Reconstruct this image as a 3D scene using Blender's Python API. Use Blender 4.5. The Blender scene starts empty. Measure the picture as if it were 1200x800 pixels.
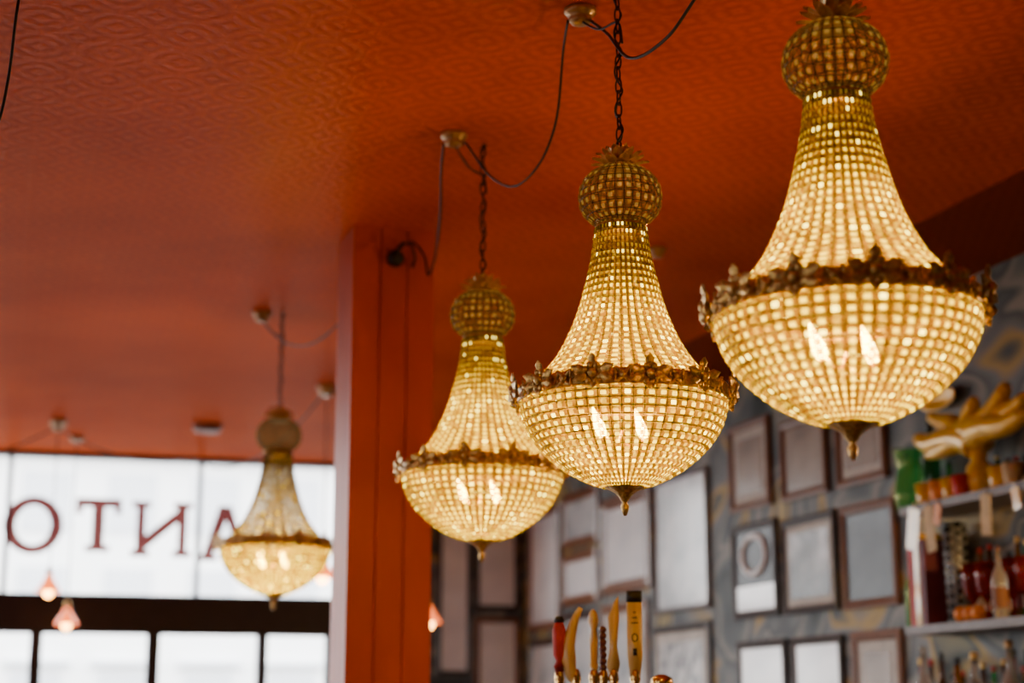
import bpy, math, random
from mathutils import Matrix, Vector
random.seed(7)
pi=math.pi
# ------------------------------------------------------------------ camera
PITCH=math.radians(12.8); F=1934.0; CZ=1.5
cp,sp=math.cos(PITCH),math.sin(PITCH)
cd=bpy.data.cameras.new("camera"); cam=bpy.data.objects.new("camera",cd)
bpy.context.scene.collection.objects.link(cam); bpy.context.scene.camera=cam
cam.location=(0,0,CZ); cam.rotation_euler=(pi/2+PITCH,0,0)
cd.sensor_width=36; cd.lens=F*36/1200
cd.dof.use_dof=True; cd.dof.focus_distance=4.0; cd.dof.aperture_fstop=1.7
cd.clip_end=300
def ray(px,py):
    a=(px-600)/F; b=(400-py)/F
    return Vector((a, cp-b*sp, sp+b*cp))
def P(px,py,y):
    r=ray(px,py); t=y/r.y
    return Vector((r.x*t,y,CZ+r.z*t))
CEIL=CZ+1.94
def onz(px,py,z=CEIL):
    r=ray(px,py); t=(z-CZ)/r.z
    return Vector((r.x*t,r.y*t,z))
class Wall:
    def __init__(s,p,x):      # p point, x direction to the viewer's right
        s.p=Vector((p[0],p[1],0)); s.x=Vector((x[0],x[1],0)).normalized()
        s.n=Vector((-s.x.y,s.x.x,0))  # into the wall
    def hit(s,px,py,off=0):
        r=ray(px,py); q=s.p-s.n*off; o=Vector((0,0,CZ))
        t=(q-o).dot(s.n)/r.dot(s.n); h=o+r*t
        return (h-s.p).dot(s.x), h.z
    def mat(s,u,z,off=0):
        o=s.p+s.x*u-s.n*off
        return Matrix(((s.x.x,s.n.x,0,o.x),(s.x.y,s.n.y,0,o.y),(0,0,1,z),(0,0,0,1)))
RW=Wall((2.19,6.81),(.309,-.951))
WW=Wall((-1.34,12.87),(.966,.261))
# corner
def cross(a,b):
    # a.p+a.x*u = b.p+b.x*v
    d=b.p-a.p; det=a.x.x*(-b.x.y)+b.x.x*a.x.y
    return (d.x*(-b.x.y)+b.x.x*d.y)/det
uc=cross(WW,RW); CORNER=WW.p+WW.x*uc
uR=(CORNER-RW.p).dot(RW.x)
# ------------------------------------------------------------------ mesh builder
class M:
    def __init__(s): s.v=[];s.f=[];s.m=[]
    def add(s,vs,fs,mi=0,T=None):
        o=len(s.v)
        for v in vs:
            v=Vector(v); s.v.append(T@v if T else v)
        for f in fs: s.f.append([i+o for i in f]); s.m.append(mi)
        return s
    def box(s,x0,x1,y0,y1,z0,z1,mi=0,T=None):
        vs=[(x0,y0,z0),(x1,y0,z0),(x1,y1,z0),(x0,y1,z0),(x0,y0,z1),(x1,y0,z1),(x1,y1,z1),(x0,y1,z1)]
        return s.add(vs,[(0,3,2,1),(4,5,6,7),(0,1,5,4),(1,2,6,5),(2,3,7,6),(3,0,4,7)],mi,T)
    def bbox(s,x0,x1,y0,y1,z0,z1,b,mi=0,T=None):   # bevelled along z edges
        pts=[(x0+b,y0),(x1-b,y0),(x1,y0+b),(x1,y1-b),(x1-b,y1),(x0+b,y1),(x0,y1-b),(x0,y0+b)]
        return s.prism(pts,z0,z1,mi,T)
    def prism(s,pts,z0,z1,mi=0,T=None):
        n=len(pts)
        vs=[(x,y,z0) for x,y in pts]+[(x,y,z1) for x,y in pts]
        fs=[(i,(i+1)%n,(i+1)%n+n,i+n) for i in range(n)]+[tuple(range(n))[::-1],tuple(range(n,2*n))]
        return s.add(vs,fs,mi,T)
    def lathe(s,prof,n=24,mi=0,T=None,cap=True,mod=None):
        vs=[];fs=[]
        for (r,z) in prof:
            for i in range(n):
                a=2*pi*i/n; rr=r*(mod(a,z) if mod else 1)
                vs.append((rr*math.cos(a),rr*math.sin(a),z))
        for j in range(len(prof)-1):
            for i in range(n):
                k=(i+1)%n
                fs.append((j*n+i,j*n+k,(j+1)*n+k,(j+1)*n+i))
        if cap:
            fs.append(tuple(range(n))[::-1]); o=(len(prof)-1)*n
            fs.append(tuple(range(o,o+n)))
        return s.add(vs,fs,mi,T)
    def ell(s,c,r,mi=0,T=None,n=10,m=6):
        if not hasattr(r,'__len__'): r=(r,r,r)
        pr=[(max(1e-4,math.sin(pi*j/m)),-math.cos(pi*j/m)) for j in range(m+1)]
        L=Matrix.Translation(c)@Matrix.Diagonal((r[0],r[1],r[2],1))
        return s.lathe(pr,n,mi,(T@L) if T else L)
    def tube(s,pts,r,n=6,mi=0,T=None,closed=False):
        pts=[Vector(p) for p in pts]; N=len(pts); vs=[];fs=[]
        up=Vector((0,0,1)); prev=None
        for i,p in enumerate(pts):
            a=pts[(i-1)%N] if (closed or i>0) else p
            b=pts[(i+1)%N] if (closed or i<N-1) else p
            t=(b-a).normalized()
            if prev is None:
                ref=up if abs(t.z)<.9 else Vector((1,0,0)); x=t.cross(ref).normalized()
            else:
                x=(prev-t*prev.dot(t)).normalized()
            prev=x; y=t.cross(x)
            rr=r[i] if hasattr(r,'__len__') else r
            for k in range(n):
                an=2*pi*k/n; vs.append(p+x*math.cos(an)*rr+y*math.sin(an)*rr)
        for i in range(N if closed else N-1):
            j=(i+1)%N
            for k in range(n):
                l=(k+1)%n; fs.append((i*n+k,i*n+l,j*n+l,j*n+k))
        if not closed:
            fs.append(tuple(range(n))[::-1]); fs.append(tuple(range((N-1)*n,N*n)))
        return s.add(vs,fs,mi,T)
    def mesh(s,name,mats,smooth=True):
        me=bpy.data.meshes.new(name); me.from_pydata([tuple(v) for v in s.v],[],s.f)
        for m in mats: me.materials.append(m)
        me.polygons.foreach_set("material_index",s.m)
        me.polygons.foreach_set("use_smooth",[smooth]*len(s.f))
        me.update(); return me
    def obj(s,name,mats,T=None,parent=None,smooth=True,**k):
        if not isinstance(mats,(list,tuple)): mats=[mats]
        return mk(name,s.mesh(name,mats,smooth),T,parent,**k)
def mk(name,data,T=None,parent=None,label=None,category=None,group=None,kind=None):
    o=bpy.data.objects.new(name,data); bpy.context.scene.collection.objects.link(o)
    if parent: o.parent=parent
    if T is not None: o.matrix_local=T
    if label:o["label"]=label
    if category:o["category"]=category
    if group:o["group"]=group
    if kind:o["kind"]=kind
    return o
TR=Matrix.Translation
def RZ(a): return Matrix.Rotation(a,4,'Z')
def RX(a): return Matrix.Rotation(a,4,'X')
def RY(a): return Matrix.Rotation(a,4,'Y')
def cr(pts,n=8):
    pts=[Vector(p) for p in pts]; Q=[pts[0]*2-pts[1]]+pts+[pts[-1]*2-pts[-2]]; out=[]
    for i in range(1,len(Q)-2):
        a,b,c,d=Q[i-1:i+3]
        for k in range(n):
            t=k/n
            out.append(.5*((2*b)+(c-a)*t+(2*a-5*b+4*c-d)*t*t+(3*b-a-3*c+d)*t**3))
    out.append(pts[-1]); return out
# ------------------------------------------------------------------ materials
def nodes(name):
    m=bpy.data.materials.new(name); m.use_nodes=True; nt=m.node_tree
    b=nt.nodes.get("Principled BSDF"); return m,nt,b
def N(nt,t,**k):
    n=nt.nodes.new(t)
    for a,v in k.items(): setattr(n,a,v)
    return n
def ramp(nt,stops):
    r=N(nt,"ShaderNodeValToRGB"); e=r.color_ramp.elements
    while len(e)<len(stops): e.new(.5)
    for i,(p,c) in enumerate(stops):
        e[i].position=p; e[i].color=(*c,1)
    return r
def pm(name,c,rough=.5,metal=0,var=.2,scale=12,em=None,es=0,trans=0,bump=0,coat=0,alpha=1,ior=1.45):
    m,nt,b=nodes(name); L=nt.links
    tc=N(nt,"ShaderNodeTexCoord"); nz=N(nt,"ShaderNodeTexNoise"); nz.inputs["Scale"].default_value=scale; nz.inputs["Detail"].default_value=4
    L.new(tc.outputs["Object"],nz.inputs["Vector"])
    r=ramp(nt,[(.3,tuple(x*(1-var) for x in c)),(.7,tuple(min(1,x*(1+var)) for x in c))])
    L.new(nz.outputs["Fac"],r.inputs["Fac"]); L.new(r.outputs["Color"],b.inputs["Base Color"])
    b.inputs["Roughness"].default_value=rough; b.inputs["Metallic"].default_value=metal
    b.inputs["Transmission Weight"].default_value=trans; b.inputs["Coat Weight"].default_value=coat; b.inputs["Coat Roughness"].default_value=.04
    b.inputs["IOR"].default_value=ior; b.inputs["Alpha"].default_value=alpha
    if em: b.inputs["Emission Color"].default_value=(*em,1); b.inputs["Emission Strength"].default_value=es
    if bump:
        bp=N(nt,"ShaderNodeBump"); bp.inputs["Strength"].default_value=bump; bp.inputs["Distance"].default_value=.01
        L.new(nz.outputs["Fac"],bp.inputs["Height"]); L.new(bp.outputs["Normal"],b.inputs["Normal"])
    return m
def bead_mat(name,col,tr,dif,em,es,low=.5,gl=.05,tcol=None,sc=70):
    m=bpy.data.materials.new(name); m.use_nodes=True; nt=m.node_tree; nt.nodes.clear(); L=nt.links
    out=N(nt,"ShaderNodeOutputMaterial"); tc=N(nt,"ShaderNodeTexCoord"); nz=N(nt,"ShaderNodeTexNoise"); nz.inputs["Scale"].default_value=sc
    L.new(tc.outputs["Object"],nz.inputs["Vector"])
    r=ramp(nt,[(.35,tuple(x*low for x in col)),(.65,col)]); L.new(nz.outputs["Fac"],r.inputs["Fac"])
    t=N(nt,"ShaderNodeBsdfTranslucent"); d=N(nt,"ShaderNodeBsdfDiffuse"); g=N(nt,"ShaderNodeBsdfGlossy"); x=N(nt,"ShaderNodeBsdfTransparent")
    g.inputs["Roughness"].default_value=.10; g.inputs["Color"].default_value=(1,.80,.40,1)
    x.inputs["Color"].default_value=(*(tcol or [min(1,c*1.05+.08) for c in col]),1)
    L.new(r.outputs["Color"],t.inputs["Color"]); L.new(r.outputs["Color"],d.inputs["Color"])
    m1=N(nt,"ShaderNodeMixShader"); m1.inputs[0].default_value=dif; L.new(t.outputs[0],m1.inputs[1]); L.new(d.outputs[0],m1.inputs[2])
    m2=N(nt,"ShaderNodeMixShader"); m2.inputs[0].default_value=gl; L.new(m1.outputs[0],m2.inputs[1]); L.new(g.outputs[0],m2.inputs[2])
    m3=N(nt,"ShaderNodeMixShader"); m3.inputs[0].default_value=tr; L.new(m2.outputs[0],m3.inputs[1]); L.new(x.outputs[0],m3.inputs[2])
    e=N(nt,"ShaderNodeEmission"); e.inputs["Color"].default_value=(*em,1); e.inputs["Strength"].default_value=es
    a=N(nt,"ShaderNodeAddShader"); L.new(m3.outputs[0],a.inputs[0]); L.new(e.outputs[0],a.inputs[1])
    L.new(a.outputs[0],out.inputs["Surface"]); return m
BRASS=pm("aged_brass",(.72,.41,.11),.30,.6,.55,80,bump=.3)
BRASSD=pm("brass_wire",(.08,.035,.002),.5,.3,.2,60)
AMB=(1,.74,.10)
BEAD_C=bead_mat("bead_glass_face",(1,.93,.012),.30,.05,(1,.64,.0),.16,.78,.02,tcol=AMB)  # face, dim and edge tones paint facet shading; weak glow added
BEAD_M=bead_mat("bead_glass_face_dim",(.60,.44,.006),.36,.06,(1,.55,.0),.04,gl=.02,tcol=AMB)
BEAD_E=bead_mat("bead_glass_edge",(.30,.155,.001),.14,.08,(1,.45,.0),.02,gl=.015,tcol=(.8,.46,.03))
BEAD_S=bead_mat("bead_glass_glint",(1,1,.1),.2,.1,(1,.78,.12),5.0,.9,tcol=AMB)  # sparkle painted as emission on random bead faces
CLR_C=bead_mat("clear_bead_face",(.95,.85,.45),.84,.2,(1,.7,.2),.02,tcol=(.98,.97,.92))
CLR_M=bead_mat("clear_bead_face_dim",(.5,.38,.14),.60,.2,(1,.7,.2),.01,tcol=(.82,.74,.55))
CLR_E=bead_mat("clear_bead_edge",(.10,.055,.01),.20,.25,(1,.5,.05),.0,tcol=(.55,.42,.24))
SMOKE_C=bead_mat("globe_glass_face",(1,.80,.38),.86,.2,(1,.60,.08),.20,tcol=(1,.95,.84))  # faint emission stands in for light carried up into the globe
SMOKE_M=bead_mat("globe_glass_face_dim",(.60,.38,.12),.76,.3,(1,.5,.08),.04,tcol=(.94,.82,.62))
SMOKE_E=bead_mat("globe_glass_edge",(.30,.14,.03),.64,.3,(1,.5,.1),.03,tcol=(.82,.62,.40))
BULB=pm("bulb_glow",(1,.9,.7),.3,em=(1,.74,.20),es=120)
BLACK=pm("black_rubber",(.012,.008,.007),.5)
CHAINM=pm("dark_bronze",(.07,.025,.01),.4,.7,.3,80)
CREAM=pm("aged_cream_brass",(.46,.27,.11),.3,.5)
DARKFR=pm("black_window_paint",(.018,.012,.014),.4)
# ceiling
def ceiling_mat(name,c1,c2,strength,amp=.075):
    m,nt,b=nodes(name); L=nt.links
    tc=N(nt,"ShaderNodeTexCoord"); mp=N(nt,"ShaderNodeMapping"); mp.inputs["Rotation"].default_value=(0,0,math.radians(-17))
    L.new(tc.outputs["Object"],mp.inputs["Vector"])
    def rings(scale,freq,off):
        mp2=N(nt,"ShaderNodeMapping"); mp2.inputs["Location"].default_value=(off,off,.0); mp2.inputs["Scale"].default_value=(scale,scale,0)
        L.new(mp.outputs[0],mp2.inputs[0])
        v=N(nt,"ShaderNodeTexVoronoi"); v.voronoi_dimensions='2D'; v.inputs["Scale"].default_value=1; v.inputs["Randomness"].default_value=0
        L.new(mp2.outputs[0],v.inputs["Vector"])
        a=N(nt,"ShaderNodeMath",operation='MULTIPLY'); a.inputs[1].default_value=freq; L.new(v.outputs["Distance"],a.inputs[0])
        s=N(nt,"ShaderNodeMath",operation='SINE'); L.new(a.outputs[0],s.inputs[0]); return s
    r1=rings(4.8,30,0); r2=rings(14.4,13,.5)
    ad=N(nt,"ShaderNodeMath",operation='MULTIPLY_ADD'); ad.inputs[1].default_value=.7; L.new(r2.outputs[0],ad.inputs[0]); L.new(r1.outputs[0],ad.inputs[2])
    nz=N(nt,"ShaderNodeTexNoise"); nz.inputs["Scale"].default_value=.9; nz.inputs["Detail"].default_value=5; L.new(tc.outputs["Object"],nz.inputs["Vector"])
    rp=ramp(nt,[(.25,c1),(.75,c2)]); 
    mm=N(nt,"ShaderNodeMath",operation='MULTIPLY_ADD'); mm.inputs[1].default_value=amp; L.new(ad.outputs[0],mm.inputs[0]); L.new(nz.outputs["Fac"],mm.inputs[2])
    L.new(mm.outputs[0],rp.inputs["Fac"])
    bp=N(nt,"ShaderNodeBump"); bp.inputs["Strength"].default_value=strength; bp.inputs["Distance"].default_value=.0014
    L.new(ad.outputs[0],bp.inputs["Height"])
    nt.nodes.remove(b); d=N(nt,"ShaderNodeBsdfDiffuse"); g=N(nt,"ShaderNodeBsdfGlossy"); x=N(nt,"ShaderNodeMixShader"); x.inputs[0].default_value=.045
    g.inputs["Roughness"].default_value=.32; g.inputs["Color"].default_value=(1,.70,.58,1)
    L.new(rp.outputs["Color"],d.inputs["Color"]); L.new(bp.outputs[0],d.inputs["Normal"]); L.new(bp.outputs[0],g.inputs["Normal"])
    L.new(d.outputs[0],x.inputs[1]); L.new(g.outputs[0],x.inputs[2]); L.new(x.outputs[0],nt.nodes["Material Output"].inputs["Surface"])
    return m
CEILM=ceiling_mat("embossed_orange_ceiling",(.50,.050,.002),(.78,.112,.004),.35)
CEIL_SHADE=ceiling_mat("painted_ceiling_shade",(.20,.020,.001),(.32,.038,.002),.2)  # darker copy of the ceiling, shade put into its colour
# wallpaper
def wallpaper():
    m,nt,b=nodes("teal_ochre_wallpaper"); L=nt.links
    tc=N(nt,"ShaderNodeTexCoord"); nz=N(nt,"ShaderNodeTexNoise"); nz.inputs["Scale"].default_value=1.9; nz.inputs["Detail"].default_value=1.5; nz.inputs["Distortion"].default_value=.7
    L.new(tc.outputs["Object"],nz.inputs["Vector"])
    r=ramp(nt,[(.28,(.02,.03,.03)),(.40,(.09,.11,.115)),(.46,(.26,.25,.22)),(.49,(.07,.085,.09)),(.56,(.17,.18,.18)),(.60,(.42,.28,.07)),(.64,(.04,.06,.06)),(.72,(.45,.34,.12))])
    L.new(nz.outputs["Fac"],r.inputs["Fac"]); L.new(r.outputs["Color"],b.inputs["Base Color"]); b.inputs["Roughness"].default_value=.6; b.inputs["Specular IOR Level"].default_value=.3
    return m
WPAPER=wallpaper()
def wood(name,c1,c2,rough=.3,axis=(12,12,1.2),coat=.3):
    m,nt,b=nodes(name); L=nt.links
    tc=N(nt,"ShaderNodeTexCoord"); mp=N(nt,"ShaderNodeMapping"); mp.inputs["Scale"].default_value=axis
    nz=N(nt,"ShaderNodeTexNoise"); nz.inputs["Scale"].default_value=3; nz.inputs["Detail"].default_value=6; nz.inputs["Distortion"].default_value=.6
    L.new(tc.outputs["Object"],mp.inputs[0]); L.new(mp.outputs[0],nz.inputs["Vector"])
    r=ramp(nt,[(.3,c1),(.7,c2)]); L.new(nz.outputs["Fac"],r.inputs["Fac"]); L.new(r.outputs["Color"],b.inputs["Base Color"])
    b.inputs["Roughness"].default_value=rough; b.inputs["Coat Weight"].default_value=coat; b.inputs["Coat Roughness"].default_value=.15
    bp=N(nt,"ShaderNodeBump"); bp.inputs["Strength"].default_value=.15; bp.inputs["Distance"].default_value=.003; L.new(nz.outputs["Fac"],bp.inputs["Height"]); L.new(bp.outputs[0],b.inputs["Normal"])
    return m
COLM=wood("orange_painted_boards",(.46,.046,.003),(.62,.082,.004),.5,axis=(1.2,1.2,.5),coat=0)
COLM.node_tree.nodes["Principled BSDF"].inputs["Specular IOR Level"].default_value=.3
TAN=wood("golden_wood",(.62,.36,.08),(.85,.60,.22),.35)
BROWNF=wood("brown_frame_wood",(.13,.045,.012),(.24,.085,.025),.35)
DARKF=wood("dark_frame_wood",(.015,.008,.006),(.04,.022,.015),.35)
FLOORM=wood("dark_floor_boards",(.07,.03,.015),(.12,.055,.03),.4,(2,14,2))
# ------------------------------------------------------------------ room shell
LW=9.5; RL=11.5
A=CORNER; B=WW.p+WW.x*(uc-LW)         # window wall left end
C=RW.p+RW.x*(uR+16)                    # right wall, near end
D=B+(C-A)
def slab(name,pts,z0,z1,mat):
    return M().prism([(p.x,p.y) for p in pts],z0,z1).obj(name,mat,kind="structure",smooth=False)
def grow(p,k=.25):
    c=(A+B+C+D)/4; return p+(p-c).normalized()*k
slab("ceiling",[grow(D),grow(C),grow(A),grow(B)],CEIL,CEIL+.1,CEILM)
slab("floor",[grow(D),grow(C),grow(A),grow(B)],-.1,0,FLOORM)
u1=(C-RW.p).dot(RW.x)
M().box(uR-.0,u1,0,.15,0,CEIL).obj("wall_right",WPAPER,RW.mat(0,0),kind="structure",smooth=False)
# thin dark strip painting the ceiling shade above the bar
M().box(uR,u1,-.66,0,CEIL-.006,CEIL).obj("shade_strip_1",CEIL_SHADE,RW.mat(0,0),kind="structure",smooth=False)
# back wall
WARMW=pm("warm_wall",(.40,.15,.06),.7)
rb=Wall((C.x,C.y),(D-C)[:2]); lenb=(D-C).length
M().box(0,lenb,0,.15,0,CEIL).obj("wall_back",WARMW,rb.mat(0,0),kind="structure",smooth=False)
# left wall with window openings
lw=Wall((D.x,D.y),(B-D)[:2]); lenl=(B-D).length
m=M(); m.box(0,lenl,0,.15,0,1.0); m.box(0,lenl,0,.15,2.9,CEIL)
k=0
while k<lenl:
    m.box(k,min(lenl,k+2.6),0,.15,1.0,2.9); k+=3.6
m.obj("wall_left",WARMW,lw.mat(0,0),kind="structure",smooth=False)
# window wall: right solid part behind the column
us,_=WW.hit(408,640)
M().box(us,uc+.0,0,.15,0,CEIL).obj("wall_far",WPAPER,WW.mat(0,0),kind="structure",smooth=False)
uL=uc-LW
zt=CZ+.89; zb=CZ+.60
m=M()
m.box(uL,us,-.02,.12,zb,zt); m.box(uL,us,-.01,.1,CEIL-.035,CEIL)
m.box(uL,us,0,.12,0,.35)
for px,w in ((8,.018),(233,.018),(-215,.018),(-440,.018)):
    u,_=WW.hit(px,620); m.box(u-w,u+w,0,.08,zt,CEIL-.03)
m.box(us-.05,us,0,.1,zt,CEIL)
for px,w in ((41,.045),(179,.048),(307,.04),(389,.05),(-95,.045),(-230,.045),(-370,.045)):
    u,_=WW.hit(px,770); m.box(u-w,u+w,-.01,.1,.35,zb)
m.obj("window_1",DARKFR,WW.mat(0,0),kind="structure",smooth=False)
GLASS=bpy.data.materials.new("clear_window_glass"); GLASS.use_nodes=True
nt=GLASS.node_tree; nt.nodes.clear(); o_=N(nt,"ShaderNodeOutputMaterial"); g_=N(nt,"ShaderNodeBsdfGlossy"); g_.inputs["Roughness"].default_value=.02
t_=N(nt,"ShaderNodeBsdfTransparent"); x_=N(nt,"ShaderNodeMixShader"); x_.inputs[0].default_value=.04
nt.links.new(t_.outputs[0],x_.inputs[1]); nt.links.new(g_.outputs[0],x_.inputs[2]); nt.links.new(x_.outputs[0],o_.inputs[0])
M().add([(uL,.05,.35),(us,.05,.35),(us,.05,CEIL-.03),(uL,.05,CEIL-.03)],[(0,1,2,3)]).obj("window_2",GLASS,WW.mat(0,0),kind="structure",smooth=False)
# sign letters, seen reversed from inside
SIGN=bead_mat("dark_red_sign_film",(.36,.06,.05),.028,.985,(1,0,0),0,.8,.01,tcol=(1,.42,.40),sc=8)
def letter(kind,x0,y0,x1,y1,w_extra=1):
    ua,za=WW.hit(x0,(y0+y1)/2); ub,_=WW.hit(x1,(y0+y1)/2); _,ztp=WW.hit((x0+x1)/2,y0); _,zbt=WW.hit((x0+x1)/2,y1)
    W=ub-ua; H=ztp-zbt; m=M()
    def bar(ax,az,bx,bz,w):
        d=Vector((bx-ax,bz-az)).normalized(); n=Vector((-d.y,d.x))*w/2
        q=[(ax+n.x,az+n.y),(ax-n.x,az-n.y),(bx-n.x,bz-n.y),(bx+n.x,bz+n.y)]
        m.add([(x,0,z) for x,z in q],[(0,1,2,3)])
    th=.092; tn=.072
    if kind=="O":
        n=40; vs=[];fs=[]
        for i in range(n):
            a=2*pi*i/n; vs.append((W/2+W/2*math.cos(a),0,H/2+H/2*math.sin(a)))
        for i in range(n):
            a=2*pi*i/n; vs.append((W/2+(W/2-th)*math.cos(a),0,H/2+(H/2-.072)*math.sin(a)))
        for i in range(n):
            k=(i+1)%n
            fs+=[(i,k,n+k,n+i)]
        m.add(vs,fs)
    if kind=="T":
        bar(W/2,.05,W/2,H-.07,th); bar(0,H-.035,W,H-.035,.070); bar(W/2-.09,.025,W/2+.09,.025,.05)
        bar(.024,H-.12,.024,H-.07,.048); bar(W-.024,H-.12,W-.024,H-.07,.048)
    if kind=="N":
        bar(.07,.05,.07,H-.05,tn); bar(W-.07,.05,W-.07,H-.05,tn)
        m.add([(.106,0,.05),(.106,0,.16),(W-.106,0,H-.05),(W-.106,0,H-.16)],[(0,1,2,3)])
        for x in (.07,W-.07): bar(x-.07,.025,x+.07,.025,.05); bar(x-.07,H-.025,x+.07,H-.025,.05)
    if kind=="A":
        m.add([(.05,0,.05),(.13,0,.05),(W/2+.05,0,H),(W/2-.05,0,H)],[(0,1,2,3)])
        m.add([(W-.04,0,.05),(W-.11,0,.05),(W/2+.0,0,H-.09),(W/2+.05,0,H)],[(0,1,2,3)])
        bar(W*.34,H*.34,W*.70,H*.34,tn*.7)
        for x in (.09,W-.08): bar(x-.07,.025,x+.07,.025,.05)
    return m.obj("sign_letter",SIGN,WW.mat(ua,zbt,-.03),smooth=False,label="dark red serif capital %s on the window glass, reversed"%kind,category="sign letter",group="shop sign letters on the window")
letter("O",3,580,74,649); letter("T",88,583,142,646); letter("N",154,587,225,652); letter("A",231,592,296,657)
# ------------------------------------------------------------------ outside
BLD=pm("pale_render",(.88,.88,.88),.8,var=.05); BWN=pm("building_glass",(.60,.62,.66),.3,var=.05)
slabo=M().box(-60,60,14,90,-.3,-.15).obj("street_ground",pm("street_asphalt",(.16,.155,.15),.9),kind="structure",smooth=False)
m=M(); m.box(-10,10,0,6,0,8.2)
for i in range(9):
    for z in (1.2,3.8,6.2):
        x=-9.2+i*2.1; m.box(x,x+1.2,-.06,.02,z,z+1.5,1)
    m.box(-9.4+i*2.1,-7.8+i*2.1,-.3,0,2.9,3.0,1)
m.box(-10.2,10.2,-.3,0,8.1,8.4,1)
m.obj("building",[BLD,BWN],Matrix.Translation((-9.5,42,-.15))@RZ(.26),smooth=False,label="pale rendered building across the street",category="building")
# ------------------------------------------------------------------ column
COLP=onz(415,262); COLD=Vector((math.cos(math.radians(17)),math.sin(math.radians(17)),0)); ang=math.radians(17)
W_=.335; Dp=.30; g=.005; gd=.009; pts=[]
def side(x0,y0,x1,y1,ng):
    L=Vector((x1-x0,y1-y0)); n=Vector((-L.y,L.x)).normalized(); out=[(x0,y0)]
    for i in range(ng):
        c=Vector((x0,y0))+L*((i+1)/(ng+1)); d=L.normalized()*g
        out+=[tuple(c-d),tuple(c+n*gd),tuple(c+d)]
    return out
pts=side(0,0,W_,0,2)+side(W_,0,W_,Dp,2)+side(W_,Dp,0,Dp,2)+side(0,Dp,0,0,2)
COLT=Matrix.Translation((COLP.x,COLP.y,0))@RZ(ang)
M().prism(pts,0,CEIL).obj("column",COLM,COLT,smooth=False,label="square column clad in orange painted grooved boards",category="column")
# ------------------------------------------------------------------ chandelier meshes
def resample(prof,n):
    pts=cr([Vector((r,z,0)) for z,r in prof],10)
    d=[0]
    for i in range(1,len(pts)): d.append(d[-1]+(pts[i]-pts[i-1]).length)
    out=[];j=0
    for k in range(n+1):
        s=d[-1]*k/n
        while j<len(d)-2 and d[j+1]<s: j+=1
        t=(s-d[j])/max(1e-9,d[j+1]-d[j]); out.append(pts[j].lerp(pts[j+1],min(1,t)))
    return [(p.x,p.y) for p in out]
def beadnet(prof,rows,cols,gap,depth,wr,mb,mw,glint=.0):
    pr=resample(prof,rows)
    for j in range(rows):
        (r0,z0),(r1,z1)=pr[j],pr[j+1]; r=(r0+r1)/2; z=(z0+z1)/2
        L=math.hypot(r1-r0,z1-z0); bz=Vector(((r1-r0)/L,(z1-z0)/L))
        nr=Vector((-bz.y,bz.x)) if (-bz.y)>0 or abs(bz.y)<1e-6 else Vector((bz.y,-bz.x))
        if nr.x<0: nr=-nr
        for i in range(cols):
            a=2*pi*(i+.5)/cols; er=Vector((math.cos(a),math.sin(a),0)); t=Vector((-math.sin(a),math.cos(a),0)); up=Vector((0,0,1))
            b=er*bz.x+up*bz.y; n=er*nr.x+up*nr.y; p=er*r+up*z
            w=pi*r/cols*(1-gap); h=L/2*(1-gap)
            w0=pi*r0/cols/(pi*r/cols); w1=pi*r1/cols/(pi*r/cols)
            q=[(-.70,-1),(.70,-1),(1,-.70),(1,.70),(.70,1),(-.70,1),(-1,.70),(-1,-.70)]
            vs=[]; jit=Vector((random.uniform(-.06,.06),random.uniform(-.06,.06)))
            for x,y in q:
                k=w0+(w1-w0)*(y+1)/2
                vs.append(p+t*(x*w*k)+b*(y*h))
            for x,y in q: vs.append(p+t*((x*.54+jit.x)*w)+b*((y*.54+jit.y)*h)+n*depth)
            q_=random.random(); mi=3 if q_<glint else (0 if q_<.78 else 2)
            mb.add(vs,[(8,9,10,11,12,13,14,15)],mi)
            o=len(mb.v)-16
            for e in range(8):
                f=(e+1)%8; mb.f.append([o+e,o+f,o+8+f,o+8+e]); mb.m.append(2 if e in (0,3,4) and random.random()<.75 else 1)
    for i in range(cols):
        a=2*pi*i/cols; mw.tube([(r*math.cos(a),r*math.sin(a),z) for r,z in pr],wr,4)
    for (r,z) in pr:
        mw.tube([(r*math.cos(2*pi*i/cols),r*math.sin(2*pi*i/cols),z) for i in range(cols)],wr,4,closed=True)
RO=-.022   # gallery height offset
cone=[(.425,.062),(.348,.072),(.262,.091),(.176,.116),(.09,.156),(.035,.198),(.012+RO,.246)]
bowl=[(-.008+RO,.258),(-.055,.258),(-.10,.245),(-.15,.213),(-.20,.158),(-.235,.097),(-.252,.048)]
ball=[(.432,.045),(.445,.075),(.47,.098),(.505,.106),(.54,.099),(.568,.078),(.585,.045)]
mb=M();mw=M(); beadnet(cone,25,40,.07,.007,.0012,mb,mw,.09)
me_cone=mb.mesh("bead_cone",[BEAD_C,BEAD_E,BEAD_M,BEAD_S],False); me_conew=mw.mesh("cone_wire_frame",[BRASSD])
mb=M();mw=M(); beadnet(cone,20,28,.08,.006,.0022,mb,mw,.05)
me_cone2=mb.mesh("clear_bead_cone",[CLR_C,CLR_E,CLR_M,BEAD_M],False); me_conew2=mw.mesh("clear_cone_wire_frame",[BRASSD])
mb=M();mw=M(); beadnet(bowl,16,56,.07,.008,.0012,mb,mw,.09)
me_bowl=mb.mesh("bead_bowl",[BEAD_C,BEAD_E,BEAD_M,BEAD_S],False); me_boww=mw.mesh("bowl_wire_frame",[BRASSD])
mb=M();mw=M(); beadnet(ball,9,28,.08,.006,.0012,mb,mw,.0)
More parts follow.
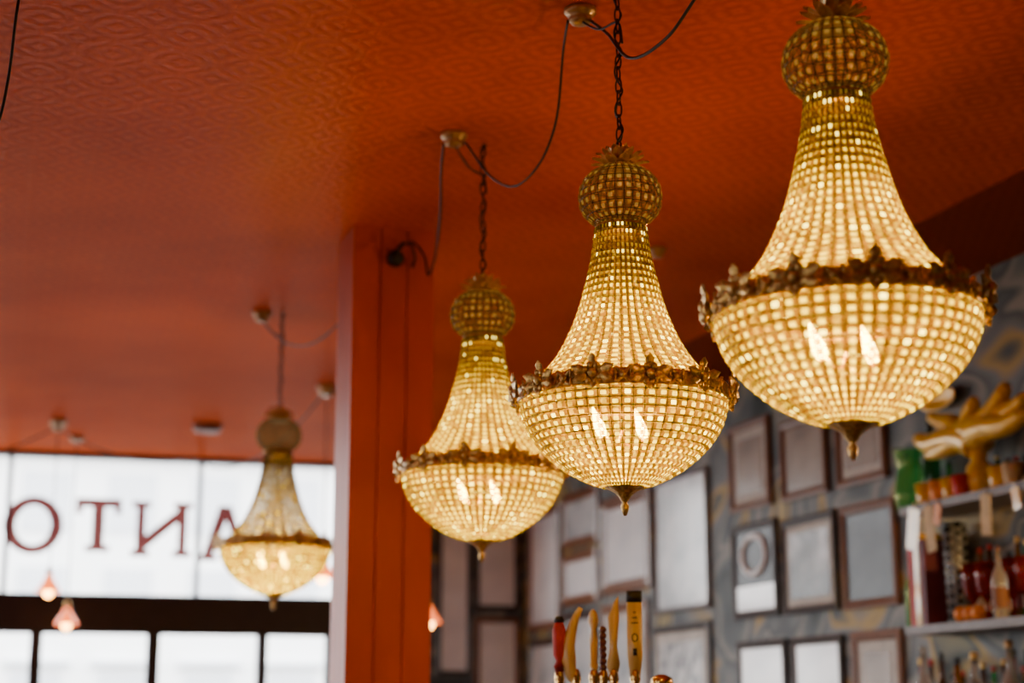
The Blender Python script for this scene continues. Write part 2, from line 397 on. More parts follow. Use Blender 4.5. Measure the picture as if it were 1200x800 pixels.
me_ball=mb.mesh("bead_globe",[SMOKE_C,SMOKE_E,SMOKE_M],False); me_ball2=mb.mesh("clear_bead_globe",[CLR_C,CLR_M,CLR_M],False); me_ballw=mw.mesh("globe_wire_frame",[BRASSD])
# ring gallery
m=M()
m.lathe([(.260,-.017+RO),(.266,-.020+RO),(.272,-.012+RO),(.266,-.004+RO),(.266,.004+RO),(.272,.012+RO),(.266,.020+RO),(.260,.017+RO)],112,cap=False)
nr=12
def leaf(T,L,w,lift=.010):
    c=[(0,0,0),(lift*.6,w,L*.30),(lift*.8,w*.75,L*.5),(lift,w*.95,L*.66),(lift*1.2,0,L),(lift,-w*.95,L*.66),(lift*.8,-w*.75,L*.5),(lift*.6,-w,L*.30)]
    mid=(lift*1.5,0,L*.5); vs=c+[mid]; n=len(c)
    fs=[(i,(i+1)%n,n) for i in range(n)]
    vs2=[(x-.004,y,z) for x,y,z in vs]; m.add(vs,fs,0,T); m.add(vs2,[f[::-1] for f in fs],0,T)
for i in range(nr):
    a=2*pi*i/nr+random.uniform(-.02,.02); T=RZ(a)@TR((.280,0,RO+random.uniform(-.001,.005)))
    R=.033
    for k in range(8):
        b=2*pi*k/8+.3; m.ell((0.004,R*.64*math.cos(b),R*.64*math.sin(b)),(.007,R*.27,R*.27),T=T,n=8,m=6)
    m.ell((.010,0,0),(.008,R*.34,R*.34),T=T,n=10,m=6)
    for s_ in (-1,1):
        leaf(T@TR((-.004,0,0))@RX(s_*1.25),.058,.013,.012)
        leaf(T@TR((-.004,0,0))@RX(s_*1.9),.052,.012,.012)
    leaf(T@TR((-.002,0,.012)),.038,.012,.010); leaf(T@TR((-.002,0,-.012))@RX(pi),.026,.010,.010)
    T2=RZ(a+pi/nr)@TR((.272,0,RO))
    for sx in (-1,1):
        for sz in (-1,1):
            sp_=[(.003,sx*(.003+.022*t+.006*math.sin(4.5*t)),sz*(.004+.015*math.sin(3.4*t))) for t in [x/8 for x in range(9)]]
            m.tube(sp_,[.0050-.0022*x/8 for x in range(9)],6,T=T2)
    m.ell((.006,0,0),(.008,.010,.010),T=T2,n=8,m=6)
me_ring=m.mesh("brass_gallery",[BRASS],True)
# crown
m=M(); m.lathe([(.045,.578),(.052,.584),(.044,.592),(.020,.60),(.014,.615),(.018,.622),(.006,.632)],24)
for lay,(n_,rr,h_,up_) in enumerate(((9,.078,.016,.590),(9,.062,.036,.592),(7,.038,.050,.594))):
    for i in range(n_):
        T=RZ(2*pi*(i+.5*lay)/n_)
        vs=[];c=[(.012,0,up_),(rr*.45,.0,up_+h_*.5+.004),(rr*.8,0,up_+h_*.9+.004),(rr,0,up_+h_+.001)]; wd=[.006,.015,.012,.001]
        for (x,y,z),w in zip(c,wd): vs+=[(x,-w,z-.003),(x,0,z+.003),(x,w,z-.003)]
        fs=[]
        for k in range(3):
            o=k*3; fs+=[(o,o+3,o+4,o+1),(o+1,o+4,o+5,o+2)]
        m.add(vs,fs,0,T)
me_crown=m.mesh("leaf_crown",[pm("bright_brass",(.82,.54,.18),.35,.35,.3,60)],False)
m=M(); m.lathe([(.060,.405),(.066,.410),(.062,.420),(.066,.428),(.055,.434),(.060,.440),(.048,.446)],36,mod=lambda a,z:1+.03*math.cos(18*a))
me_collar=m.mesh("brass_collar",[BRASS])
m=M(); m.lathe([(.004,-.328),(.008,-.318),(.011,-.305),(.006,-.295),(.010,-.290),(.016,-.280),(.022,-.272),(.046,-.258),(.054,-.247),(.050,-.240)],32,mod=lambda a,z:1+(.07*math.cos(8*a) if z>-.28 else .0))
me_fin=m.mesh("bottom_finial",[BRASS])
# chain
RINGDZ=.82; top=CEIL-(CZ+RINGDZ)
m=M(); z=.632; i=0; lk=.034
while z<top-.03:
    T=TR((0,0,z+lk/2))@RZ((i%2)*pi/2+.3)
    m.tube([(.0085*math.cos(t),0,(.021)*math.sin(t)) for t in [2*pi*q/14 for q in range(14)]],.0026,5,T=T,closed=True); z+=lk; i+=1
m.tube([(0,0,z-.005),(0.006,0,z+.01),(0,0,top)],.004,6)
me_chain=m.mesh("chain",[CHAINM])
m=M(); m.tube([(.010*math.cos(q*.5),.010*math.sin(q*.5),.60+(top-.60)*q/60) for q in range(61)],.0028,5)
me_cord=m.mesh("power_cord",[BLACK])
m=M(); m.lathe([(.002,.080),(.006,.066),(.011,.046),(.014,.028),(.013,.012),(.009,0)][::-1],12); me_bulb=m.mesh("candle_bulb",[BULB])
m=M(); m.lathe([(.004,-.02),(.012,-.018),(.012,0.0)],12); m.tube([(0,0,-.01),(-.03,0,-.03),(-.055,0,-.0)],.004,5); me_sock=m.mesh("bulb_socket",[BRASS])
CH=[(0.672,3.22),(0.284,4.14),(-0.10,5.44),(-1.13,7.90)]
labs=["large basket chandelier of lit amber glass beads with brass gallery",
"basket chandelier of lit glass beads hanging from a long bronze chain",
"basket chandelier of glowing glass beads hanging beside the orange column",
"basket chandelier of glass beads hanging before the bright shop window"]
for idx,(x,y) in enumerate(CH):
    e=mk("chandelier",None,TR((x,y,CZ+RINGDZ))@RZ(idx*.7),label=labs[idx],category="chandelier",group="beaded basket chandeliers under the ceiling")
    bc=mk("bead_cone",me_cone if idx<3 else me_cone2,parent=e); mk("wire_frame",me_conew if idx<3 else me_conew2,parent=bc)
    bb=mk("bead_bowl",me_bowl,parent=e); mk("wire_frame",me_boww,parent=bb)
    bg=mk("bead_globe",me_ball if idx<3 else me_ball2,parent=e,label="smoky glass bead globe with a faint painted glow" if idx<3 else "clear unlit glass bead globe"); mk("wire_frame",me_ballw,parent=bg)
    mk("brass_gallery",me_ring,parent=e); mk("leaf_crown",me_crown,parent=e); mk("brass_collar",me_collar,parent=e)
    mk("bottom_finial",me_fin,parent=e); mk("chain",me_chain,parent=e); mk("power_cord",me_cord,parent=e)
    for k in range(2):
        T=RZ(k*pi+.25-idx*.7)@TR((.055,0,-.130))@RY(.35 if k else -.30)
        b=mk("light_bulb",me_bulb,T,parent=e); mk("bulb_socket",me_sock,parent=b)
    for (zz,pw,rad) in ((-.07,14.5 if idx<3 else 20,.03),(.17,4.6 if idx<3 else 1.6,.03)):
        l=bpy.data.lights.new("chandelier_light",'POINT'); l.energy=pw; l.color=(1,.68,.08); l.shadow_soft_size=rad
        lo=bpy.data.objects.new("chandelier_light",l); bpy.context.scene.collection.objects.link(lo); lo.parent=e; lo.location=(0,0,zz)
# ------------------------------------------------------------------ ceiling roses & cables
mr=M(); mr.lathe([(.014,-.052),(.030,-.046),(.036,-.036),(.030,-.026),(.044,-.020),(.050,-.012),(.050,-.0005)],28); me_rose=mr.mesh("ceiling_rose",[CREAM])
def rose(p,s=.92,lab="small aged brass ceiling rose with cable outlets"):
    return mk("ceiling_rose",me_rose,TR(p)@Matrix.Diagonal((s,s,s,1)),label=lab,category="ceiling rose",group="cable roses on the ceiling")
def cable(pts,r=.004,lab="black swagged lighting cable below the ceiling",n=10):
    return M().tube(cr(pts,n),r,6).obj("lighting_cable",BLACK,label=lab,category="cable")
def sag(a,b,s,k=5):
    return [a.lerp(b,t)+Vector((0,0,-4*s*t*(1-t))) for t in [i/k for i in range(k+1)]]
c_mid=onz(680,11); c_sec=onz(532,157); c_lef=onz(307,366); c_ri=Vector((.62,3.35,CEIL))
for c in (c_mid,c_sec,c_lef): rose(c)
rose(c_ri)
dn=Vector((0,0,-.035))
cable([c_mid+dn+Vector((-.035,0,0)),P(660,60,4.5),P(652,140,4.62),P(632,192,4.75),P(603,218,4.9),P(573,205,5.05),P(548,170,5.25),c_sec+dn+Vector((.035,0,0))])
cable([c_mid+dn+Vector((.03,0,0)),P(712,40,4.2),P(738,68,4.05),P(775,50,3.9),P(812,2,3.75),c_ri+dn],.0045)
for c,(x,y) in zip((c_mid,c_sec,c_lef),CH[1:]):
    t=Vector((x,y,CEIL-.02)); cable([c+dn,c.lerp(t,.5)+Vector((0,0,-.09)),t+Vector((0.0,0,-.10)),t+Vector((0.012,0,-.16))],.0035,"short black cable running to the chandelier chain")
# drop cable to the column bracket
cable([c_sec+dn+Vector((-.035,0,0)),P(517,200,5.5),P(516,250,5.75),P(510,300,6.1),P(502,322,6.25),P(497,300,6.33),P(484,284,6.36),P(470,290,6.38),P(463,303,6.39)],.005,"black cable dropping from the ceiling to the column")
bp_=COLP+COLD*.17
T=Matrix.Translation((bp_.x,bp_.y,P(470,303,6.43).z))@RZ(ang)
e=mk("column_bracket",None,T,label="small black cable bracket fixed to the column",category="bracket")
M().lathe([(.028,0),(.034,.006),(.034,.03),(.02,.045)],20,T=RX(pi/2)).obj("mounting_plate",BLACK,parent=e)
M().tube([(0,-.03,.03),(.02,-.05,.06),(.06,-.05,.05),(.075,-.04,0),(.07,-.01,-.03)],.006,6).obj("hook",BLACK,parent=e)
# left cables
cable(sag(c_lef+dn,Vector((COLP.x-.02,COLP.y+.3,CEIL-.25)),.16)[:],.004)
p68=onz(68,495); p382=onz(382,452); p243=onz(243,498); rose(p68,1.1); rose(p382,1.1)
M().lathe([(.05,-.05),(.085,-.045),(.10,-.02),(.10,-.0005)],28).obj("smoke_detector",pm("brown_plastic",(.25,.10,.06),.4),TR(p243),label="round brown detector puck on the ceiling",category="smoke detector")
cable(sag(p68+dn,Vector((-5.2,11.2,CEIL-.03)),.28),.006)
cable(sag(p68+dn,onz(225,530)+Vector((0,0,-.05)),.1)+sag(onz(225,530)+Vector((0,0,-.05)),p382+dn,.22)[1:],.006)
cable([onz(40,-60),P(22,0,3.6),P(10,90,3.75),P(-5,150,3.85),P(-30,165,3.95),P(-60,100,4.1),onz(-70,40)],.0035)
rose(onz(770,291),.8)
# pink pendants
PINK=pm("pink_glass_shade",(.85,.22,.08),.2,em=(1,.17,.03),es=2.6)
ms=M(); ms.lathe([(.018,.075),(.026,.05),(.036,.03),(.055,.0),(.075,-.03),(.082,-.045),(.078,-.045),(.05,.0),(.03,.03),(.02,.05)][::1],28,cap=False,mod=lambda a,z:1+.02*math.cos(12*a)); me_sh=ms.mesh("lamp_shade",[PINK])
mp_=M(); mp_.lathe([(.004,-.085),(.022,-.075),(.032,-.055),(.028,-.03),(.014,0),(.013,.03)],16); me_pb=mp_.mesh("light_bulb",[pm("pendant_bulb",(1,.9,.7),.3,em=(1,.42,.08),es=28)])
def pendant(px,py,y,lab,rs=True):
    p=P(px,py,y); h=CEIL-p.z
    e=mk("pendant_lamp",None,TR(p),label=lab,category="pendant lamp",group="small pink glass pendants")
    mk("lamp_shade",me_sh,parent=e); mk("light_bulb",me_pb,parent=e)
    m=M(); m.tube([(0,0,.09),(0,0,h-.02)],.0035,5); m.obj("cord",BLACK,parent=e)
    M().lathe([(.02,.07),(.022,.10),(.008,.12)],16).obj("lamp_holder",BRASS,parent=e)
    if rs: M().lathe([(.03,h-.035),(.05,h-.02),(.05,h-.0005)],20).obj("ceiling_cup",CREAM,parent=e)
    return e
pendant(57,685,p68.y-.12,"small pink ruffled glass pendant lamp, lit")
pendant(78,724,11.6,"small pink glass pendant lamp glowing warm")
pendant(378,668,p382.y+.15,"small pink glass pendant lamp beside the column")
pendant(503,722,11.4,"small pink glass pendant lamp behind the column")
e=pendant(1560,520,5.3,"unseen pink glass pendant lamp added to warm the shelves")  # added out of view, with its light, to warm the shelves
l=bpy.data.lights.new("shelf_fill_light",'POINT'); l.energy=95; l.color=(1,.60,.22); l.shadow_soft_size=.06
lo=bpy.data.objects.new("shelf_fill_light",l); bpy.context.scene.collection.objects.link(lo); lo.parent=e; lo.location=(0,0,-.16)
# ------------------------------------------------------------------ picture frames
def picmat(name,stops,scale=4,coat=.5,cr_=.2):
    m,nt,b=nodes(name); L=nt.links
    tc=N(nt,"ShaderNodeTexCoord"); nz=N(nt,"ShaderNodeTexNoise"); nz.inputs["Scale"].default_value=scale; nz.inputs["Detail"].default_value=3
    L.new(tc.outputs["Object"],nz.inputs["Vector"]); r=ramp(nt,stops); L.new(nz.outputs["Fac"],r.inputs["Fac"]); L.new(r.outputs["Color"],b.inputs["Base Color"])
    b.inputs["Roughness"].default_value=.5; b.inputs["Coat Weight"].default_value=coat; b.inputs["Coat Roughness"].default_value=cr_; b.inputs["Coat IOR"].default_value=1.5
    b.inputs["Specular IOR Level"].default_value=.2
    return m
PALE=picmat("pale_print",[(.35,(.36,.40,.43)),(.5,(.54,.57,.58)),(.62,(.66,.67,.66))],4,.8); BEIGE=picmat("beige_print",[(.35,(.20,.14,.10)),(.6,(.33,.25,.18))],4,.2)
DARKP=picmat("dark_blue_print",[(.35,(.02,.035,.045)),(.6,(.08,.10,.12))],2.5,.12,.12); WHITE=picmat("white_print",[(.4,(.78,.80,.82)),(.6,(.90,.90,.90))],4,1,.15)
GREY=picmat("grey_print_painted_glare",[(.38,(.05,.065,.075)),(.50,(.20,.22,.23)),(.60,(.68,.70,.71))],2.2,.25,.15)  # dark and bright blotches stand in for reflections in the glass
SKETCH=picmat("dark_sketch_print",[(.42,(.58,.58,.56)),(.5,(.16,.17,.19)),(.58,(.55,.56,.55))],5,.4)
MATB=pm("cream_mount_board",(.50,.46,.40),.7)
def frame(wall,x0,y0,x1,y1,fm,pic,fw=.035,mount=0,lab="",ring=False):
    ym=(y0+y1)/2; ua,_=wall.hit(x0,ym); ub,_=wall.hit(x1,ym); _,z1=wall.hit((x0+x1)/2,y0); _,z0=wall.hit((x0+x1)/2,y1)
    W=ub-ua; H=z1-z0; e=mk("picture_frame",None,wall.mat((ua+ub)/2,z0,.002),label=lab,category="picture frame",group="framed pictures on the wall")
    m=M(); prof=[(0,0),(0,-.022),(.4,-.03),(.8,-.022),(1,-.012),(1,0)]
    vs=[];fs=[]
    for f,y in prof:
        i=f*fw; vs+=[(-W/2+i,y,i),(W/2-i,y,i),(W/2-i,y,H-i),(-W/2+i,y,H-i)]
    for j in range(len(prof)-1):
        for k in range(4):
            l=(k+1)%4; fs.append((j*4+k,j*4+l,j*4+4+l,j*4+4+k))
    m.add(vs,fs); m.obj("frame_moulding",fm,parent=e,smooth=False)
    i=fw*.9
    M().box(-W/2+i,W/2-i,-.010,-.001,i,H-i).obj("picture",pic if not mount else MATB,parent=e,smooth=False)
    if mount:
        i=fw+mount; M().box(-W/2+i,W/2-i,-.013,-.0101,i,H-i).obj("print",pic,parent=e,smooth=False)
    if ring:
        R=min(W,H)*.25
        M().tube([(R*1.1*math.cos(q*pi/16),-.014,H*.66+R*.8*math.sin(q*pi/16)) for q in range(32)],.020,6,closed=True).obj("round_motif",pm("white_paint",(.9,.9,.9),.5),parent=e)
        M().box(-W/2+fw*1.1,W/2-fw*1.1,-.013,-.0101,fw*1.1,H*.34).obj("painted_reflection",WHITE,parent=e,smooth=False)  # white strip paints a bright reflection low on the glass
FR=[(858,493,905,597,BROWNF,BEIGE,.045,.05,"brown wooden frame with a mounted brownish print"),
(918,487,972,583,BROWNF,BEIGE,.045,0,"brown wooden frame with a plain tan print"),
(983,478,1041,567,BROWNF,BEIGE,.045,.04,"brown wooden frame with a pale mount and tan print"),
(862,612,914,724,DARKF,DARKP,.042,0,"dark frame with a white round motif"),
(920,603,984,718,DARKF,GREY,.042,.04,"thin dark frame with a grey print and painted-in reflections"),
(990,588,1055,712,BROWNF,DARKP,.045,.0,"brown frame with a dark blue print"),
(868,750,925,850,DARKF,WHITE,.042,0,"dark frame with a white print"),
(932,745,992,850,DARKF,WHITE,.042,0,"dark frame with a bright white print"),
(1003,738,1062,850,BROWNF,BEIGE,.05,.05,"brown frame with a cream mounted print"),
(770,555,833,716,pm("grey_frame",(.22,.22,.22),.4),PALE,.03,0,"large grey frame with a pale print"),
(768,730,836,850,DARKF,SKETCH,.05,.06,"dark frame with a mounted dark sketch"),
(708,578,764,693,BROWNF,WHITE,.08,0,"thick brown frame with a white glazed print"),
(662,574,703,640,BROWNF,PALE,.07,0,"small brown frame with a pale print"),
(662,645,703,708,BROWNF,WHITE,.07,0,"small brown frame with a white print"),
(708,706,762,850,BROWNF,PALE,.06,.06,"brown frame with a pale mounted print"),
(662,716,703,850,DARKF,PALE,.06,0,"dark narrow frame with a pale print"),
(622,596,658,738,BROWNF,WHITE,.06,0,"tall frame with a pale print"),
(622,748,658,850,DARKF,PALE,.06,0,"dark frame with a pale print near the corner")]
for i,f in enumerate(FR): frame(RW,*f[:8],lab=f[8],ring=(i==3))
for f in [(556,622,608,715,DARKF,WHITE,.04,0,"dark frame with a pale print by the corner"),(556,724,608,850,BROWNF,WHITE,.04,.0,"brown frame with a pale print by the corner"),(513,618,551,790,DARKF,WHITE,.03,0,"tall dark frame with a pale print beside the column")]:
    frame(WW,*f[:8],lab=f[8])
# ------------------------------------------------------------------ shelves
SHELFM=pm("grey_painted_shelf",(.16,.13,.12),.5)
uS,_=RW.hit(1057,650,.25); 
for dz in (.91,.385,-.12):
    M().bbox(uS,uS+2.6,-.26,-.001,-.035,0,.01).obj("wall_shelf",SHELFM,RW.mat(0,CZ+dz),smooth=False,label="grey painted wall shelf holding glass and ornaments",category="shelf",group="grey wall shelves")
S1,S2,S3=CZ+.91,CZ+.385,CZ-.12
def glassm(name,c,rough=.08): return pm(name,c,rough,trans=.75,var=.1,ior=1.3)
GREEN=bead_mat("green_glass",(.06,.50,.14),.45,.3,(0,1,.2),0,.7,.12,tcol=(.45,.95,.55),sc=20); DGREEN=glassm("dark_green_glass",(.02,.16,.05)); REDG=glassm("red_glass",(.50,.02,.01)); CLEAR=glassm("clear_glass",(.88,.84,.74))
AMBER=glassm("amber_glass",(.7,.28,.03)); YEL=pm("yellow_glaze",(.85,.48,.03),.3,coat=.5); GOLD=pm("gold_ceramic",(.92,.50,.03),.3,.15,coat=.3,bump=.3,scale=18); LABEL=pm("cream_paper_label",(.62,.46,.24),.7); REDB=pm("red_book_cloth",(.50,.02,.01),.6); DKR=pm("dark_red_cloth",(.15,.02,.03),.6)
ORG=pm("orange_peel",(.80,.26,.02),.5); BRN=pm("brown_label",(.25,.1,.04),.6); BROWNG=glassm("brown_glass",(.20,.06,.01))
def at(px,z,off=.13):
    # position along the shelf for an object standing off the wall
    u,_=RW.hit(px,650,off); return RW.mat(u,z+.0005,off)
def lat(name,T,prof,mat,lab,cat,grp=None,n=24,extra=None,mod=None):
    e=mk(name,None,T,label=lab,category=cat,group=grp)
    M().lathe(prof,n,mod=mod).obj("body",mat,parent=e)
    if extra: extra(e)
    return e
def bottle(px,z,h,r,mat,lab,off=.13,cap=None,lb=None,grp=None):
    def ex(e):
        M().lathe([(r*.36,h*.93),(r*.38,h*.93+.001),(r*.38,h),(r*.3,h+.002)],16).obj("cap",cap or BLACK,parent=e)
        if lb: M().lathe([(r*1.02,h*.15),(r*1.03,h*.16),(r*1.03,h*.42),(r*1.02,h*.43)],24,cap=False).obj("paper_label",lb,parent=e)
    return lat("bottle",at(px,z,off),[(r*.8,0),(r,.01),(r,h*.52),(r*.9,h*.6),(r*.45,h*.7),(r*.33,h*.76),(r*.33,h*.93)],mat,lab,"bottle",grp,extra=ex)
# back rows of bottles close to the wall
rr=random.Random(3)
kinds=[(DGREEN,"dark green",YEL,"yellow"),(AMBER,"amber",LABEL,"cream"),(CLEAR,"clear",REDB,"red"),(BROWNG,"brown",LABEL,"cream"),(GREEN,"green",BRN,"brown"),(REDG,"red",YEL,"yellow"),(AMBER,"amber",DKR,"dark red")]
def backrow(z,pxs,hmax):
    for px in pxs:
        mt,nm,lbm,ln=rr.choice(kinds); h=hmax*rr.uniform(.72,1)
        bottle(px,z,h,.030,mt,"%s glass bottle with %s label in the back row"%(nm,ln),.045,lb=lbm,cap=rr.choice((BLACK,BRASS,REDB)),grp="back row bottles")
backrow(S1,[1140,1152,1164,1176,1188,1199,1210],.18)
backrow(S2,[1149,1160,1171,1182,1193,1204],.36)
backrow(S3,[1072,1084,1096,1108,1120,1132,1144,1156,1168,1180,1191,1202],.40)
# shelf 1
def jughandle(e): M().tube(cr([(.055,0,.22),(.10,0,.21),(.105,0,.13),(.06,0,.07)],6),.008,8).obj("handle",GREEN,parent=e)
lat("glass_jug",at(1070,S1,.13),[(.045,0),(.062,.01),(.068,.08),(.055,.16),(.048,.2),(.062,.27),(.07,.285)],GREEN,"green glass jug with flared rim on the shelf","jug",mod=lambda a,z:1+.05*math.cos(10*a),extra=jughandle)
bottle(1098,S1,.40,.038,DGREEN,"tall dark green bottle on the shelf",.08)
bottle(1118,S1,.20,.034,GREEN,"green glass bottle on the shelf",.06)
cupp=[(.03,0),(.035,.01),(.045,.09),(.042,.09),(.03,.012)]
for px,off,mt,nm in ((1088,.210,YEL,"yellow"),(1104,.21,ORG,"orange"),(1119,.21,YEL,"yellow"),(1132,.214,REDB,"red"),(1176,.214,YEL,"yellow"),(1193,.212,LABEL,"cream")):
    lat("small_cup",at(px,S1,off),cupp,mt,"small %s ceramic cup on the shelf"%nm,"cup","small ceramic cups")
# chunky gold branching sculpture on a yellow vase
def branches(e):
    m=M()
    for pts,r0 in (([(0,0,.23),(-.08,-.01,.26),(-.20,-.02,.27),(-.32,-.03,.27),(-.40,-.03,.30)],.080),([(-.10,.0,.28),(-.20,.01,.34),(-.30,.02,.37),(-.37,.02,.40)],.060),([(0,0,.23),(.06,0,.30),(.14,.0,.35),(.22,0,.42)],.072),
        ([(.02,-.02,.26),(.13,-.03,.27),(.26,-.03,.26),(.38,-.03,.28)],.072),([(-.10,-.02,.25),(-.22,-.04,.225),(-.32,-.04,.22)],.050),([(-.05,0,.28),(-.03,-.01,.35),(.02,-.02,.40)],.060),([(.08,.0,.29),(.22,.01,.32),(.34,.01,.36)],.060)):
        q=cr(pts,6); k=len(q); m.tube(q,[r0*(1-.60*i/k) for i in range(k)],12); m.ell(q[-1],r0*.42)
    m.ell((0,0,.28),(.19,.075,.075),n=16,m=10)
    m.obj("branches",GOLD,parent=e)
lat("branch_vase",at(1154,S1,.150),[(.035,0),(.045,.01),(.060,.06),(.055,.12),(.032,.15),(.045,.21)],YEL,"yellow ceramic vase holding chunky gold coral-like branches","vase",extra=branches)
# gold oval wall dish
u,z=RW.hit(1108,468)
M().lathe([(.02,.0),(.05,.005),(.095,.022),(.125,.045),(.12,.048),(.08,.03),(.02,.015)],28,T=RX(pi/2)@Matrix.Diagonal((1.2,.42,1,1))).obj("wall_dish",GOLD,RW.mat(u,z,.002),label="oval gold dish mounted on the patterned wall",category="dish")
# shelf 2
GR2="books on the shelf"
def book(px,z,h,t,mat,nm,off=.12):
    T=at(px,z,off)
    e=mk("book",None,T,label="upright %s cloth-bound book on the shelf"%nm,category="book",group=GR2)
    m=M(); m.box(-t/2,-t/2+.003,-.08,.08,0,h); m.box(t/2-.003,t/2,-.08,.08,0,h); m.box(-t/2,t/2,-.083,-.079,0,h); m.obj("cover",mat,parent=e,smooth=False)
    M().box(-t/2+.003,t/2-.003,-.077,.075,.004,h-.004).obj("pages",LABEL,parent=e,smooth=False)
bottle(1067,S2,.34,.032,GREEN,"green glass bottle beside the books",.12)
book(1085,S2,.36,.035,REDB,"red"); book(1092,S2,.41,.035,YEL,"yellow"); book(1099,S2,.38,.035,DKR,"dark red")
ARG,nt,b=nodes("black_white_diamonds"); tc=N(nt,"ShaderNodeTexCoord"); mp=N(nt,"ShaderNodeMapping"); mp.inputs["Rotation"].default_value=(0,pi/4,0); ck=N(nt,"ShaderNodeTexChecker"); ck.inputs["Scale"].default_value=34; ck.inputs["Color1"].default_value=(.01,.01,.012,1); ck.inputs["Color2"].default_value=(.22,.23,.24,1)
nt.links.new(tc.outputs["Object"],mp.inputs[0]); nt.links.new(mp.outputs[0],ck.inputs["Vector"]); nt.links.new(ck.outputs[0],b.inputs["Base Color"]); b.inputs["Roughness"].default_value=.2
lat("patterned_vase",at(1120,S2,.08),[(.04,0),(.05,.01),(.055,.2),(.06,.38),(.05,.45),(.045,.45)],ARG,"tall black vase with white diamond pattern","vase")
gob=[(.035,0),(.036,.006),(.008,.015),(.008,.08),(.02,.10),(.042,.13),(.048,.20),(.044,.25),(.041,.25),(.044,.2),(.036,.135),(.005,.11)]
for px,off in ((1138,.13),(1154,.13),(1184,.13),(1201,.13)):
    lat("red_goblet",at(px,S2,off),gob,REDG,"deep red glass goblet on the shelf","goblet","red glass goblets")
bottle(1169,S2,.29,.032,CLEAR,"clear spirit bottle with brown cap",.215,cap=BROWNF,lb=BRN)
for px,off in ((1122,.215),(1132,.215),(1142,.225)):
    M().ell((0,0,.034),(.030,.030,.034),n=18,m=10).obj("orange",ORG,at(px,S2,off),label="whole orange resting on the shelf",category="orange",group="oranges on the shelf")
# tags hanging on the shelf edge
for px,w,h,mt,rot in ((1074,.09,.20,YEL,.22),(1088,.07,.22,LABEL,-.12),(1102,.05,.11,ORG,.25),(1158,.07,.19,LABEL,.05),(1192,.05,.11,YEL,-.16)):
    u,_=RW.hit(px,620,.262)
    m=M(); m.prism([(-w/2,0),(w/2,0),(w/2,-.003),(-w/2,-.003)],-h,-.02); m.tube([(0,-.001,-.03),(0,-.004,.005),(0,.0,.012)],.003,5)
    m.obj("paper_tag",mt,RW.mat(u,S1,.263)@RY(rot),smooth=False,label="%s paper tag hanging from the shelf edge"%({YEL:"yellow",LABEL:"cream",ORG:"orange"}[mt]),category="tag",group="paper tags on the shelf edge")
# shelf 3
bottle(1076,S3,.42,.045,CLEAR,"clear glass decanter bottle on shelf",.16,cap=CLEAR)
lat("drinking_glass",at(1095,S3,.19),gob,CLEAR,"clear stemmed glass on the lower shelf","glass","clear glasses")
bottle(1114,S3,.36,.04,AMBER,"amber spirit bottle with cream label",.17,lb=LABEL)
bottle(1134,S3,.38,.045,CLEAR,"clear bottle with yellow label",.17,cap=YEL,lb=YEL)
lat("drinking_glass",at(1153,S3,.19),gob,CLEAR,"clear stemmed glass on the lower shelf","glass","clear glasses")
bottle(1175,S3,.42,.045,CLEAR,"clear bottle with large cream label",.17,cap=CREAM,lb=LABEL)
bottle(1196,S3,.38,.04,DGREEN,"dark green bottle with yellow label",.16,lb=YEL)
# ------------------------------------------------------------------ bar counter and taps
yt=4.9
lx=P(640,800,yt).x; rx=P(800,800,yt).x
e=mk("bar_counter",None,TR(((lx+rx)/2,yt,0)),label="long wooden bar counter carrying the beer taps",category="bar counter")
M().bbox(-1.3,1.0,-.35,.35,1.04,1.10,.02).obj("counter_top",wood("counter_wood",(.12,.05,.02),(.22,.1,.04)),parent=e,smooth=False)
m=M(); m.box(-1.25,.95,-.28,.28,0,1.04)
for i in range(5): m.box(-1.2+i*.41,-.85+i*.41,-.3,-.28,.12,.95)
m.obj("counter_body",BROWNF,parent=e,smooth=False)
tw=mk("beer_tower",None,TR(((lx+rx)/2,yt,1.10)),label="brass beer tap tower with assorted wooden handles",category="beer tap")
hw=(rx-lx)/2
m=M(); m.tube([(-hw-.03,0,.38),(hw+.01,0,.38)],.04,20)
for x in (-hw*.6,hw*.6): m.lathe([(.07,0),(.07,.015),(.04,.03),(.035,.34)],20,T=TR((x,0,0)))
m.ell((hw-.06,0,.44),(.045,.045,.06)); m.lathe([(.02,.48),(.035,.49),(.03,.51),(.01,.52)],16,T=TR((hw-.06,0,0)))
PB=pm("polished_brass",(.6,.36,.12),.2,1,.1)
m.obj("tower_body",PB,parent=tw)
def hpos(px): return TR((P(px,760,yt).x-(lx+rx)/2,-.03,.42))
def hh(py): return P(700,py,yt-.03).z-1.52
def handle(px,mesh,mats,lab,rot=0):
    k=len(mats); mesh.tube([(0,.0,-.05),(0,0,.05)],.008,8,mi=k)
    mesh.lathe([(.008,.035),(.014,.04),(.015,.06),(.010,.066),(.016,.085),(.013,.105),(.008,.115)],14,mi=k)
    mesh.obj("tap_handle",mats+[PB],hpos(px)@RY(rot),parent=tw,label=lab)
h=hh(722); m=M(); m.lathe([(.008,.08),(.015,.12),(.017,h*.45),(.010,h*.52),(.018,h*.58),(.020,h*.85),(.012,h*.93)],16); m.lathe([(.012,h*.93),(.017,h*.95),(.010,h)],16,mi=1); handle(655,m,[REDB,BLACK],"red turned handle with black tip")
h=hh(712); m=M(); q=cr([(0,0,.08),(-.014,0,h*.35),(-.020,0,h*.6),(-.004,0,h*.85),(.016,0,h)],6); m.tube(q,[.022*(1-1.2*abs(i/len(q)-.4)) for i in range(len(q))],10); handle(674,m,[TAN],"curved ivory horn-shaped handle")
h=hh(714); m=M(); m.lathe([(.008,.1),(.013,.13),(.009,h*.45),(.013,h*.7),(.008,h*.8),(.016,h*.88),(.012,h*.96),(.004,h)],14); handle(695,m,[TAN],"slim turned pale wooden handle")
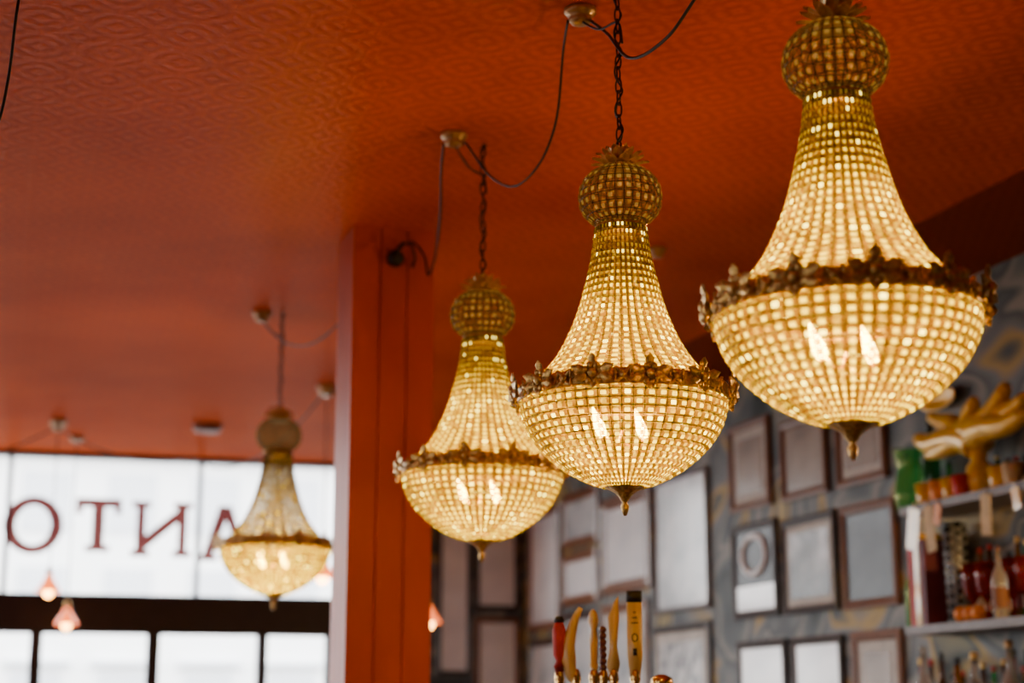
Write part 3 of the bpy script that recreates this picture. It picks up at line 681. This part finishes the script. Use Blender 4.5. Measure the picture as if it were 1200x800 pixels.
h=hh(722); m=M(); 
for i in range(8): m.ell((0,0,.10+(h-.12)*i/8),(.012,.012,(h-.12)/16+.002))
handle(706,m,[pm("maroon_beads",(.14,.03,.02),.25,coat=.5)],"maroon beaded handle")
h=hh(698); m=M(); pts=[(-.009,.09),(.009,.09),(.019,h*.4),(.011,h*.55),(.018,h*.8),(.016,h),(.004,h*.95),(-.015,h*.80),(-.010,h*.55),(-.019,h*.38)]
m.prism([(x,y) for x,y in pts],-.007,.007,T=RX(pi/2)); handle(718,m,[TAN],"blade-shaped carved ivory handle")
h=hh(692); m=M(); m.prism([(-.014,.09),(.014,.09),(.022,h*.45),(.022,h*.9),(-.022,h*.9),(-.022,h*.45)],-.009,.009,T=RX(pi/2)); m.bbox(-.023,.023,-.010,.010,h*.90,h,.007,mi=1)
for k in range(3): m.box(-.010+.003*k,.010-.003*k,-.0105,-.0088,h*(.72+.045*k),h*(.729+.045*k),1)
m.tube([(.008*math.cos(t),-.0095,h*.60+.011*math.sin(t)) for t in [pi*2*q/12 for q in range(12)]],.0016,4,mi=1,closed=True); m.box(-.006,.006,-.0105,-.0088,h*.45,h*.51,1)
handle(743,m,[TAN,BLACK],"flat pale wooden paddle handle with black cap and marks")
# ------------------------------------------------------------------ world & lights
w=bpy.data.worlds.new("world"); bpy.context.scene.world=w; w.use_nodes=True; nt=w.node_tree
bg=nt.nodes["Background"]; bg.inputs["Strength"].default_value=13.0
tc=N(nt,"ShaderNodeTexCoord"); sx=N(nt,"ShaderNodeSeparateXYZ"); nt.links.new(tc.outputs["Generated"],sx.inputs[0])
r=ramp(nt,[(.0,(.10,.095,.09)),(.49,(.18,.175,.17)),(.505,(1,1,1)),(1,(.9,.95,1))])
mr_=N(nt,"ShaderNodeMapRange"); mr_.inputs["From Min"].default_value=-1; nt.links.new(sx.outputs["Z"],mr_.inputs[0]); nt.links.new(mr_.outputs[0],r.inputs["Fac"]); nt.links.new(r.outputs[0],bg.inputs["Color"])
def portal(T,sx_,sz):
    l=bpy.data.lights.new("portal",'AREA'); l.shape='RECTANGLE'; l.size=sx_; l.size_y=sz
    try: l.cycles.is_portal=True
    except Exception: return
    o=bpy.data.objects.new("portal",l); bpy.context.scene.collection.objects.link(o); o.matrix_world=T
portal(WW.mat((uL+us)/2,(.35+CEIL)/2,-.14)@RX(-pi/2),us-uL,CEIL-.35)
portal(lw.mat(lenl/2,2.05,-.2)@RX(-pi/2),lenl,2.3)
